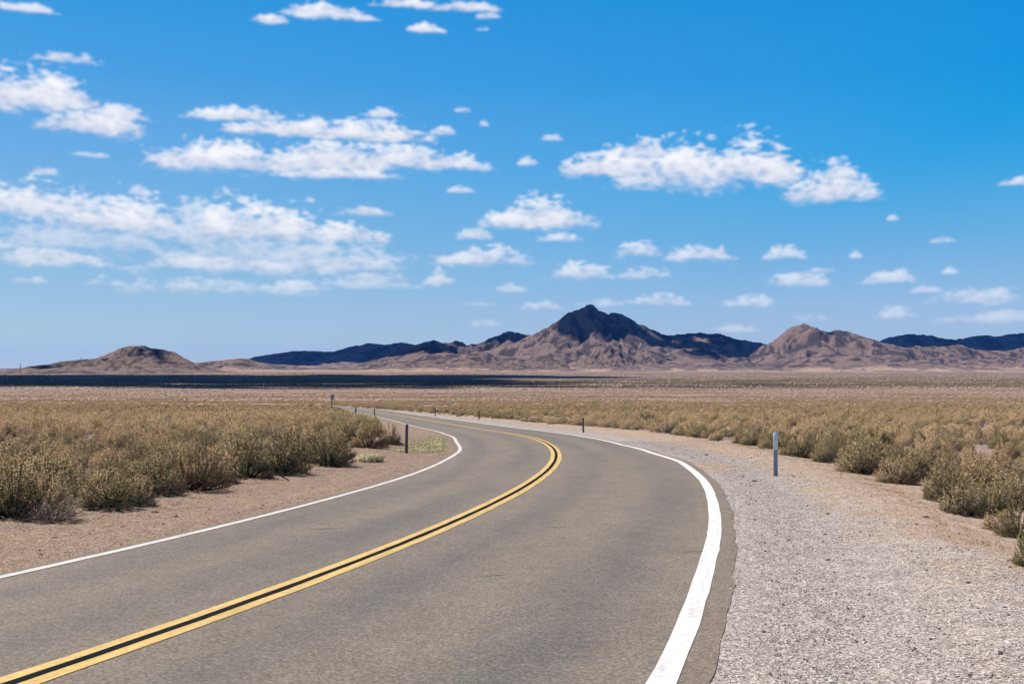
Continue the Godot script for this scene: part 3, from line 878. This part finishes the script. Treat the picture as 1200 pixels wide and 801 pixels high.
func build_shrubs():
	var spots := []   # [x, zf, width, height, kind, side]
	for q in HEROES:
		spots.append([q[0], q[1], q[2] * 1.06, q[3] * (0.88 if q[0] < 0.0 else 0.95), q[4], 9999.0])
	var r := RandomNumberGenerator.new()
	r.seed = 77
	# the scrub: jittered rows, thinning with distance
	var z := 9.0
	while z < 262.0:
		var cell := 0.98 + 0.0026 * z
		var reach := z * 0.53 + 5.0
		var x := -reach
		while x < reach:
			var xx := x + r.randf_range(-0.5, 0.5) * cell
			var zz := z + r.randf_range(-0.5, 0.5) * cell
			x += cell
			var o := road_off(xx, zz)
			var pick := r.randf()
			var size := r.randf()
			var tall := r.randf()
			var wig := 0.5 * noise_b.get_noise_1d(zz * 0.22 + (5.0 if o > 0.0 else 60.0))
			if o > margin_left(zz) + wig - 0.2 and o < margin_right(zz) + wig: continue
			var lush := noise_b.get_noise_2d(xx * 0.035, zz * 0.035)
			if pick < 0.12 + 0.55 * clampf(-lush, 0.0, 1.0) + 0.12 * smoothstep(60.0, 240.0, zz): continue
			var close := false
			if zz < 60.0:
				for q in HEROES:
					if Vector2(xx - q[0], zz - q[1]).length() < q[2] * 0.5 + 0.12: close = true
			if close: continue
			# what grows where: tan bursage over all, sage and darker bushes by the road and in drifts
			var edge := 1.0 - smoothstep(0.0, 7.0, (margin_left(zz) - o) if o < 0.0 else (o - margin_right(zz)))
			var p2 := r.randf()
			var kind := "tan"
			var green := noise_b.get_noise_2d(xx * 0.05 + 40.0, zz * 0.03) 
			if p2 < 0.26 + 0.40 * edge + 0.35 * green: kind = "sage"
			if p2 < 0.07 + 0.20 * edge + 0.20 * green: kind = "olive"
			if p2 > 0.965: kind = "grey"
			elif p2 > 0.93: kind = "brown"
			if zz > 222.0 and zz < 236.0 and p2 < 0.75: kind = "green" if p2 < 0.5 else "olive"
			var ht := lerpf(0.34, 0.74, tall) * (1.0 + 0.12 * edge) * (0.82 if o > 0.0 else 0.98)
			spots.append([xx, zz, ht * lerpf(1.15, 1.6, size), ht, kind, 0.0])
		z += cell * 0.92
	# which show largest in the picture
	for s in spots:
		var shown := 0.0
		if absf(s[0] / s[1]) < 0.475: shown = s[2] * s[3] / (s[1] * s[1])
		s.append(shown + s[5])
	spots.sort_custom(func(a, b): return a[6] > b[6])
	# near meshes, four of each common kind
	var near := {}
	var many := {"sage": 4, "olive": 4, "tan": 4, "brown": 2, "grey": 2, "green": 2}
	var sd := 100
	for k in many:
		near[k] = []
		for q in many[k]:
			sd += 7
			if k == "grey": near[k].append(shrub_meshes(k, sd, 100, 12, 6, 0.028, 0.0028))
			elif k == "brown": near[k].append(shrub_meshes(k, sd, 110, 12, 10, 0.030, 0.0034))
			else: near[k].append(shrub_meshes(k, sd, 125, 13, 14, 0.021, 0.0042))
	print("near shrubs ", Time.get_ticks_msec())
	var mid := {}
	for k in many:
		mid[k] = []
		for q in 3:
			sd += 7
			mid[k].append(shrub_meshes(k, sd, 72, 8, 6, 0.042, 0.0105, false)[1])
	var low := {}
	for k in many:
		low[k] = []
		for q in 2:
			sd += 7
			low[k].append(shrub_meshes(k, sd, 34, 5, 4, 0.085, 0.030, false)[1])
	var called := {"sage": "sagebrush", "olive": "dark_sagebrush", "tan": "bursage_bush", "brown": "brown_brush", "grey": "dead_brush", "green": "creosote_bush"}
	var looks := {"sage": "grey-olive sagebrush", "olive": "dark olive sagebrush", "tan": "golden tan bursage bush", "brown": "tall brown twiggy bush", "grey": "leafless grey dead bush", "green": "fresh green creosote bush"}
	var made := {}
	var total := 0
	var left := {}
	for s in spots:
		var k: String = s[4]
		var turn := r.randf() * TAU
		var sc := Vector3(s[2] * r.randf_range(0.92, 1.08), s[3] / 0.8, s[2] * r.randf_range(0.92, 1.08))
		var tilt := Vector3(r.randf_range(-0.06, 0.06), turn, r.randf_range(-0.06, 0.06))
		var tf := Transform3D(Basis.from_euler(tilt) * Basis.from_scale(sc), at(s[0], s[1]) - Vector3(0, 0.02, 0))
		if total < 300 and s[6] > 0.0:
			total += 1
			var pick := r.randi() % int(many[k])
			var key := "%s%d" % [k, pick]
			var node: Node3D
			if not made.has(key):
				node = base(called[k], Vector3.ZERO)
				put("branches", near[k][pick][0], M.wood, node)
				put("foliage", near[k][pick][1], M.leaf, node)
				made[key] = node
			else:
				node = made[key].duplicate()
				node.name = numbered(called[k])
				add_child(node)
			node.transform = tf
			var inside := road_off(s[0], s[1]) < 0.0
			var to_edge: float = (margin_left(s[1]) - road_off(s[0], s[1])) if inside else (road_off(s[0], s[1]) - margin_right(s[1]))
			var where := "at the dirt verge on the inside of the bend" if inside else "at the gravel verge on the outside of the bend"
			if to_edge > 1.3: where = "behind the front row inside the bend" if inside else "behind the front row outside the bend"
			var bulk := "low " if s[3] < 0.5 else ("tall " if s[3] > 0.82 else ("broad " if s[2] > s[3] * 1.5 else ""))
			for q in [[6.25, 26.35, "near the blue-grey delineator post"], [-3.54, 37.23, "near the dark delineator post inside the bend"], [-4.85, 30.1, "behind the pale green grass tuft"]]:
				if Vector2(s[0] - q[0], s[1] - q[1]).length() < 3.6: where = q[2]
			if k == "brown" and s[3] > 0.82: bulk = ""
			var said: String = bulk + looks[k]
			tag(node, "%s %s" % [said, where], "shrub", "%s %s" % [said, where])
			continue
		var lod := "near" if s[1] < 42.0 else ("mid" if s[1] < 115.0 else "low")
		var id := "%s/%s/%d" % [lod, k, r.randi() % (int(many[k]) if lod == "near" else (3 if lod == "mid" else 2))]
		if not left.has(id): left[id] = []
		left[id].append(tf)
	# the rest of the scrub, uncountable
	var words := {"near": "close behind the roadside bushes", "mid": "covering the gentle slope beside the road", "low": "covering the far slope before the plain"}
	for id in left:
		var bits: PackedStringArray = id.split("/")
		var mesh: Mesh
		if bits[0] == "near": mesh = near[bits[1]][int(bits[2])][1]
		elif bits[0] == "mid": mesh = mid[bits[1]][int(bits[2])]
		else: mesh = low[bits[1]][int(bits[2])]
		scatter("scrub", mesh, M.leaf, left[id], [], "%s scrub %s" % [looks[bits[1]].replace(" bush", ""), words[bits[0]]], "scrub")
	# scattered low scrub on the open plain, out to the foot of the mountains
	var far := {"tan": [], "sage": [], "green": [], "olive": []}
	var zf := 250.0
	while zf < 5600.0:
		var cell := 1.35 + minf(zf, 1500.0) * 0.0026 + maxf(zf - 1500.0, 0.0) * 0.0012
		var reach := zf * 0.52 + 20.0
		var x := -reach
		while x < reach:
			var xx := x + r.randf_range(-0.5, 0.5) * cell
			var zz := zf + r.randf_range(-0.5, 0.5) * cell
			x += cell
			var p2 := r.randf()
			var p3 := r.randf()
			var size := r.randf_range(0.6, 1.3)
			var thin := noise_b.get_noise_2d(xx * 0.0022, zz * 0.006)
			if absf(road_off(xx, zz)) < 6.0 and zz < 400.0: continue
			if p2 < 0.42 - 0.6 * thin: continue
			# low bursage near, big dark creosote standing apart farther out
			var big := smoothstep(900.0, 1900.0, zz)
			var kind := "tan"
			if p3 < 0.34: kind = "sage"
			var sc := Vector3(0.85, 0.55, 0.85) * size
			if r.randf() < 0.03 + 0.52 * big:
				kind = "green" if p3 < 0.5 else "olive"
				sc = Vector3(1.0, 0.85, 1.0) * size * (0.9 + 1.3 * big)
			elif r.randf() < 0.75 * big: continue
			far[kind].append(Transform3D(Basis(Vector3.UP, r.randf() * TAU) * Basis.from_scale(sc), Vector3(xx, surface_y(xx, zz) - 0.03, -zz)))
		zf += cell * 1.05
	var n := 0
	for k in far:
		n += far[k].size()
		scatter("plain_scrub", low[k][0], M.leaf, far[k], [], "%s scrub dotted over the open plain" % looks[k].replace(" bush", ""), "scrub")
	print("shrubs: ", spots.size(), " far: ", n)

func scatter(called: String, mesh: Mesh, m: Material, places: Array, tints: Array, label: String, category: String):
	if places.is_empty(): return
	var mm := MultiMesh.new()
	mm.transform_format = MultiMesh.TRANSFORM_3D
	mm.use_colors = tints.size() > 0
	mm.mesh = mesh
	mm.instance_count = places.size()
	for i in places.size():
		mm.set_instance_transform(i, places[i])
		if tints.size(): mm.set_instance_color(i, tints[i])
	var o := MultiMeshInstance3D.new()
	o.name = numbered(called)
	o.multimesh = mm
	o.material_override = m
	add_child(o)
	tag(o, label, category, "", "stuff")

# ================================================================ posts, masts
func rounded_bar(wide: float, deep: float, tall: float, cut: float) -> ArrayMesh:   # upright bar with chamfered corners and a slightly domed top, base at y = 0
	var ring := []
	for q in [[-1, -1], [1, -1], [1, 1], [-1, 1]]:
		var cx: float = q[0] * (wide * 0.5 - cut)
		var cz: float = q[1] * (deep * 0.5 - cut)
		var a0 := atan2(q[1], q[0]) - PI / 4
		for k in 3: ring.append(Vector2(cx + cos(a0 + k * PI / 4) * cut, cz + sin(a0 + k * PI / 4) * cut))
	var st := SurfaceTool.new()
	st.begin(Mesh.PRIMITIVE_TRIANGLES)
	var levels := [[0.0, 1.0], [tall - cut * 0.6, 1.0], [tall, 0.72]]
	var m := ring.size()
	for l in 2:
		for k in m:
			var a: Vector2 = ring[k]
			var b: Vector2 = ring[(k + 1) % m]
			var y0: float = levels[l][0]
			var y1: float = levels[l + 1][0]
			var s0: float = levels[l][1]
			var s1: float = levels[l + 1][1]
			var p := [Vector3(a.x * s0, y0, a.y * s0), Vector3(b.x * s0, y0, b.y * s0), Vector3(b.x * s1, y1, b.y * s1), Vector3(a.x * s1, y1, a.y * s1)]
			for e in [0, 1, 2, 0, 2, 3]: st.add_vertex(p[e])
	for l in [0, 2]:
		for k in m:
			var a: Vector2 = ring[k] * levels[l][1]
			var b: Vector2 = ring[(k + 1) % m] * levels[l][1]
			var y: float = levels[l][0]
			var p := [Vector3(0, y, 0), Vector3(a.x, y, a.y), Vector3(b.x, y, b.y)]
			if l == 0: p.reverse()
			for e in p: st.add_vertex(e)
	st.generate_normals()
	return st.commit()

func build_posts():
	# x, zf, height, width, body, sheet height (0: seen from the back), label
	var list := [
		[6.25, 26.35, 1.05, 0.105, "post", 0.40, "blue-grey flexible delineator post with pale reflective top on the gravel"],
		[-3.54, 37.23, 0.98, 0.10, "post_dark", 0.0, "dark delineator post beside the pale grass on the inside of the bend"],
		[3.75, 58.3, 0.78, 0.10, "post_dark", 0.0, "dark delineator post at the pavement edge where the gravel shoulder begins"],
		[-2.9, 97.6, 0.75, 0.11, "post_brown", 0.0, "rusty brown delineator post in front of the scrub across the road"],
		[-8.1, 117.0, 0.75, 0.11, "post_brown", 0.0, "rusty brown delineator post farthest along the far verge"],
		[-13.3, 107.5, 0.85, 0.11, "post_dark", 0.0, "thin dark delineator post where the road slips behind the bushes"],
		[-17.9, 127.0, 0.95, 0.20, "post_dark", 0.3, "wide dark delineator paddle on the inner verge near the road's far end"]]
	for q in list:
		var p := base("delineator_post", at(q[0], q[1]) - Vector3(0, 0.04, 0), 0.12)
		p.rotation.z = 0.03 * sin(q[1] * 3.7)
		tag(p, q[6], "post", "delineator posts along the road")
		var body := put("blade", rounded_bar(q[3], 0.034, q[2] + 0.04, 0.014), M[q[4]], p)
		if q[5] > 0.0:
			var s := put("reflective_sheet", rounded_bar(q[3] * 0.94, 0.006, q[5], 0.0025), M.sheet if q[4] == "post" else M.panel, p)
			s.position = Vector3(0, q[2] + 0.02 - q[5], 0.0215)
		else:   # the sheet faces the oncoming traffic, away from here
			var s := put("reflective_sheet", rounded_bar(q[3] * 0.8, 0.006, 0.2, 0.0025), M.sheet, p)
			s.position = Vector3(0, q[2] - 0.2, -0.0215)
		for k in 2:
			var bolt := put("bolt", rounded_bar(0.018, 0.012, 0.018, 0.005), M.steel, p)
			bolt.position = Vector3(0, 0.12 + 0.22 * k, 0.02)
		body.set_meta("label", "flat upright blade of the post")
	# marker sign seen from behind, past the bushes
	var sp := base("road_sign", at(-27.6, 170.0) - Vector3(0, 0.05, 0), -0.25)
	tag(sp, "dark road sign on a post seen from behind above the bushes", "sign")
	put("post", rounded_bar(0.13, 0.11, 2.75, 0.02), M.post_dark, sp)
	var pn := put("panel", rounded_bar(0.62, 0.02, 0.75, 0.008), M.panel, sp)
	pn.position = Vector3(0.05, 1.85, -0.09)
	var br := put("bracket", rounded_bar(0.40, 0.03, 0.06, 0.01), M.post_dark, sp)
	br.position = Vector3(0.05, 2.2, -0.055)

func build_masts():
	# lattice pylons and poles on the skyline, each with legs, arms and braces
	var list := [[-2150.0, 4850.0, 44.0, "steel lattice pylon standing left of the lone brown hill"], [-2390.0, 6150.0, 33.0, "small lattice pylon rising behind the shoulder of the lone brown hill"], [-1980.0, 7100.0, 36.0, "lattice pylon on the pale rise, beside a taller one"], [-1865.0, 7100.0, 54.0, "tall lattice pylon on the pale rise behind the brown hill"]]
	for q in list:
		var zf: float = q[1]
		var y := prof(zf)
		if zf > 7000.0: y = 12.0
		elif zf > 6000.0: y = 40.0
		var p := base("pylon", Vector3(q[0], y - 4.0, -zf), 0.5)
		tag(p, q[3], "pylon", "pylons on the skyline")
		var tall: float = q[2] + 4.0
		for sx in [-1, 1]:
			for sz in [-1, 1]:
				put("leg", bar_mesh(Vector3(sx * 3.6, 0, sz * 3.6), Vector3(sx * 0.6, tall, sz * 0.6), 0.42), M.steel, p)
		for k in 3:
			var arm_y := tall * (0.68 + 0.13 * k)
			put("arm", bar_mesh(Vector3(-5.6 + k, arm_y, 0), Vector3(5.6 - k, arm_y, 0), 0.40), M.steel, p)
		for k in 5:
			var a := k / 5.0
			var b := (k + 1) / 5.0
			var wa := lerpf(3.6, 0.6, a)
			var wb := lerpf(3.6, 0.6, b)
			put("brace", bar_mesh(Vector3(-wa, tall * a, wa), Vector3(wb, tall * b, wb), 0.25), M.steel, p)
			put("brace", bar_mesh(Vector3(wa, tall * a, wa), Vector3(-wb, tall * b, wb), 0.25), M.steel, p)

func bar_mesh(a: Vector3, b: Vector3, thick: float) -> ArrayMesh:
	var v := PackedVector3Array()
	var n := PackedVector3Array()
	var c := PackedColorArray()
	var idx := PackedInt32Array()
	tube(v, n, c, idx, a, b, thick, thick * 0.8, Color.WHITE, null, 5)
	return array_mesh(v, n, PackedColorArray(), idx)

# ================================================================ grass
func tuft_mesh(seed_: int, blades: int, tall: float, spread: float, tones: Array, wide := 0.006) -> ArrayMesh:
	var r := RandomNumberGenerator.new()
	r.seed = seed_
	var v := PackedVector3Array()
	var n := PackedVector3Array()
	var c := PackedColorArray()
	var idx := PackedInt32Array()
	for k in blades:
		var a := r.randf() * TAU
		var q := sqrt(r.randf())
		var root := Vector3(cos(a), 0, sin(a)) * q * spread * 0.45
		var lean := Vector3(cos(a), 0, sin(a)) * q * r.randf_range(0.2, 0.8) + Vector3(r.randfn(), 0, r.randfn()) * 0.25
		var hgt := tall * r.randf_range(0.5, 1.1) * (1.0 - 0.35 * q)
		var side := Vector3(r.randfn(), 0, r.randfn()).normalized() * wide
		var mid := root + lean * hgt * 0.35 + Vector3.UP * hgt * 0.6
		var tip := root + lean * hgt * 0.9 + Vector3.UP * hgt
		var col: Color = tones[r.randi() % tones.size()]
		var f := r.randf_range(0.85, 1.15)
		var at0 := v.size()
		v.append_array([root - side, root + side, mid - side * 0.8, mid + side * 0.8, tip])
		for e in 5:
			n.append((Vector3.UP + lean * 0.6).normalized())
			c.append(Color(col.r * f, col.g * f, col.b * f))
		idx.append_array([at0, at0 + 2, at0 + 1, at0 + 1, at0 + 2, at0 + 3, at0 + 2, at0 + 4, at0 + 3])
	return array_mesh(v, n, c, idx)

func dead_branch(p: Vector3, long: float, turn: float, label: String):
	var o := base("dead_branch", p, turn)
	tag(o, label, "branch")
	var r := RandomNumberGenerator.new()
	r.seed = int(long * 100.0 + turn * 10.0)
	var col := Color(0.36, 0.33, 0.30)
	for k in 7:
		var v := PackedVector3Array()
		var n := PackedVector3Array()
		var c := PackedColorArray()
		var idx := PackedInt32Array()
		var a := Vector3(-long * 0.5, 0.02, 0) if k == 0 else Vector3(lerpf(-0.35, 0.4, (k - 1) / 5.0) * long, 0.05 + 0.06 * k * 0.3, 0)
		var d := Vector3(1.0, 0.25, 0.0) if k == 0 else Vector3(r.randf_range(0.4, 0.9), r.randf_range(0.15, 0.7), r.randf_range(-0.8, 0.8))
		var reach := long if k == 0 else long * r.randf_range(0.25, 0.5)
		for e in 4:
			var b := a + d.normalized() * reach * 0.25
			d = d + Vector3(r.randfn(), r.randfn() * 0.5, r.randfn()) * 0.22
			var ra := (0.016 if k == 0 else 0.009) * (1.0 - e * 0.2)
			tube(v, n, c, idx, a, b, ra, ra * 0.8, col, null, 5)
			a = b
		put("stem" if k == 0 else "twig", array_mesh(v, n, c, idx), M.wood, o)

func build_grass():
	var pale := [Color(0.38, 0.37, 0.23), Color(0.46, 0.43, 0.29), Color(0.31, 0.32, 0.18), Color(0.52, 0.48, 0.36)]
	var straw := [Color(0.42, 0.30, 0.13), Color(0.36, 0.25, 0.11), Color(0.46, 0.35, 0.18)]
	for q in [[-4.85, 30.1, 0.44, 0.75, "pale green grass tuft with whitish heads at the foot of dark bushes"], [-4.09, 32.15, 0.32, 0.78, "low spreading pale green tuft on the dirt beside the delineator post"]]:
		var o := put("grass_tuft", tuft_mesh(int(q[1] * 10), 1500, q[2], q[3], pale, 0.0042), M.leaf)
		o.position = at(q[0], q[1])
		tag(o, q[4], "grass tuft")
	for q in [[-6.35, 20.45, 0.9, 0.4, "pale bare dead branch lying at the foot of the tall brown bush"], [-5.35, 25.1, 1.0, 2.4, "pale bare dead branch lying between two dark sagebrushes"], [-6.95, 17.6, 0.8, 1.2, "pale bare dead branch leaning on the dirt beside the grey dead bush"]]:
		dead_branch(at(q[0], q[1]), q[2], q[3], q[4])
	# thin ground cover on the inside of the bend, and straw between the stones
	var r := RandomNumberGenerator.new()
	r.seed = 9
	var small := tuft_mesh(5, 60, 0.12, 0.44, pale, 0.0045)
	var dry := tuft_mesh(6, 30, 0.11, 0.30, straw, 0.005)
	var a := []
	for k in 420:
		var z := r.randf_range(37.5, 52.0)
		var x := -2.9 + r.randfn() * 0.55 - 0.012 * pow(z - 46.0, 2.0) * 0.4 + 0.1
		if road_off(x, z) > line_left(z + 14.0) - 0.55: continue
		a.append(Transform3D(Basis(Vector3.UP, r.randf() * TAU) * Basis.from_scale(Vector3.ONE * r.randf_range(0.6, 1.25)), at(x, z)))
	scatter("ground_cover", small, M.leaf, a, [], "pale green ground cover beside the dark delineator post", "grass")
	var b := []
	for k in 3200:
		var z := 6.0 + 44.0 * pow(r.randf(), 1.3)
		var x := 0.0
		var right := r.randf() < 0.5
		if right and z < 13.0: continue
		var o := (margin_right(z) - 0.15 - absf(r.randfn()) * 0.4) if right else (margin_left(z) + 0.1 + absf(r.randfn()) * 0.45)
		x = XC[int(z) + 10] + o / XK[int(z) + 10]
		if noise_b.get_noise_2d(x * 0.7 + 9.0, z * 0.7) < 0.02: continue
		b.append(Transform3D(Basis(Vector3.UP, r.randf() * TAU) * Basis.from_scale(Vector3.ONE * r.randf_range(0.2, 0.5)), at(x, z)))
	scatter("dry_grass", dry, M.leaf, b, [], "short straw-coloured dry grass among the stones along the verges", "grass")

# ================================================================ gravel
func stone_mesh(seed_: int) -> ArrayMesh:
	var r := RandomNumberGenerator.new()
	r.seed = seed_
	var t := (1.0 + sqrt(5.0)) / 2.0
	var p := [Vector3(-1, t, 0), Vector3(1, t, 0), Vector3(-1, -t, 0), Vector3(1, -t, 0), Vector3(0, -1, t), Vector3(0, 1, t), Vector3(0, -1, -t), Vector3(0, 1, -t), Vector3(t, 0, -1), Vector3(t, 0, 1), Vector3(-t, 0, -1), Vector3(-t, 0, 1)]
	for i in 12: p[i] = p[i].normalized() * r.randf_range(0.36, 0.58) * Vector3(1.0, 0.72, 0.86)
	var f := [0, 11, 5, 0, 5, 1, 0, 1, 7, 0, 7, 10, 0, 10, 11, 1, 5, 9, 5, 11, 4, 11, 10, 2, 10, 7, 6, 7, 1, 8, 3, 9, 4, 3, 4, 2, 3, 2, 6, 3, 6, 8, 3, 8, 9, 4, 9, 5, 2, 4, 11, 6, 2, 10, 8, 6, 7, 9, 8, 1]
	var st := SurfaceTool.new()
	st.begin(Mesh.PRIMITIVE_TRIANGLES)
	st.set_smooth_group(-1)
	for k in range(0, f.size(), 3):
		for e in [0, 2, 1]:
			st.set_color(Color.WHITE)
			st.add_vertex(p[f[k + e]])
	st.generate_normals()
	return st.commit()

func build_gravel():
	var r := RandomNumberGenerator.new()
	r.seed = 31
	var shapes := [stone_mesh(1), stone_mesh(2), stone_mesh(3)]
	var greys := [Color(0.44, 0.41, 0.39), Color(0.26, 0.24, 0.23), Color(0.15, 0.14, 0.14), Color(0.58, 0.54, 0.51), Color(0.36, 0.29, 0.25), Color(0.09, 0.085, 0.085), Color(0.40, 0.36, 0.34)]
	var pinks := [Color(0.38, 0.285, 0.225), Color(0.30, 0.215, 0.17), Color(0.44, 0.335, 0.265), Color(0.20, 0.145, 0.12), Color(0.34, 0.245, 0.195), Color(0.50, 0.41, 0.345)]
	for side in 2:
		for k in 3:
			var places := []
			var tints := []
			for q in (34000 if side == 0 else 15000):
				var z := 5.0 + (42.0 if side == 0 else 48.0) * pow(r.randf(), 1.7)
				var e := r.randf_range(0.22, 4.4 if side == 0 else 3.0)
				var s := z + 12.5
				var o := line_right(s) + e if side == 0 else line_left(s) - e + 0.06
				var i := int(z) + 10
				var x := lerpf(XC[i], XC[i + 1], z - int(z)) + o / XK[i]
				if absf(x / maxf(z, 1.0)) > 0.56 + 2.0 / z: continue
				var gm := gravel_mix(x, z, e) if side == 0 else Color(1, 0, 0)
				var pink := side == 1 or gm.b / gm.r < 0.70
				if side == 0 and pink and r.randf() < 0.45: continue
				if e < 0.5 and r.randf() < 0.6: continue
				var size := r.randf_range(0.005, 0.0155) * (1.0 + z * 0.012)
				var dark := false
				if r.randf() < 0.012:
					size *= r.randf_range(1.5, 2.6)
					dark = r.randf() < 0.5
				var c: Color = (pinks if pink else greys)[r.randi() % (6 if pink else 7)]
				if dark: c = Color(0.09, 0.07, 0.065)
				var f := r.randf_range(0.85, 1.15)
				places.append(Transform3D(Basis.from_euler(Vector3(r.randf_range(-0.4, 0.4), r.randf() * TAU, r.randf_range(-0.4, 0.4))) * Basis.from_scale(Vector3(r.randf_range(0.8, 1.4), r.randf_range(0.6, 1.0), r.randf_range(0.8, 1.2)) * size), at(x, z) + Vector3(0, -0.036 * smoothstep(1.2, 0.2, e) + 0.012 + size * 0.16, 0)))
				tints.append(Color(c.r * f, c.g * f, c.b * f))
			scatter("gravel", shapes[k], M.stone, places, tints, "loose grey gravel on the shoulder outside the bend" if side == 0 else "loose pinkish stones on the dirt shoulder inside the bend", "gravel")
	# larger stones that can be told apart
	var rocks := [[-6.0, 14.6, 0.085, 1], [-5.55, 15.9, 0.075, 1], [-5.2, 17.2, 0.10, 1], [-5.0, 18.4, 0.07, 1], [-5.75, 17.9, 0.11, 1], [5.0, 17.6, 0.09, 1], [6.1, 16.4, 0.10, 1], [3.55, 12.5, 0.075, 1], [5.35, 24.5, 0.11, 1], [5.4, 26.0, 0.08, 1], [6.5, 25.6, 0.10, 1], [0.62, 6.75, 0.05, 1], [2.9, 9.2, 0.05, 1], [6.3, 36.0, 0.14, 1]]
	for q in rocks:
		var o := put("stone", shapes[r.randi() % 3], plain("dark_stone", lin(0.07, 0.056, 0.05)), self)
		o.scale = Vector3(1.2, 0.8, 1.0) * q[2]
		o.rotation.y = r.randf() * TAU
		o.position = at(q[0], q[1]) + Vector3(0, q[2] * 0.15, 0)
		var inside: bool = q[0] < -1.0
		tag(o, "small dark stone lying on the pinkish dirt shoulder" if inside else "small dark stone lying on the grey gravel shoulder", "stone", "dark stones on the dirt shoulder" if inside else "dark stones on the gravel shoulder")
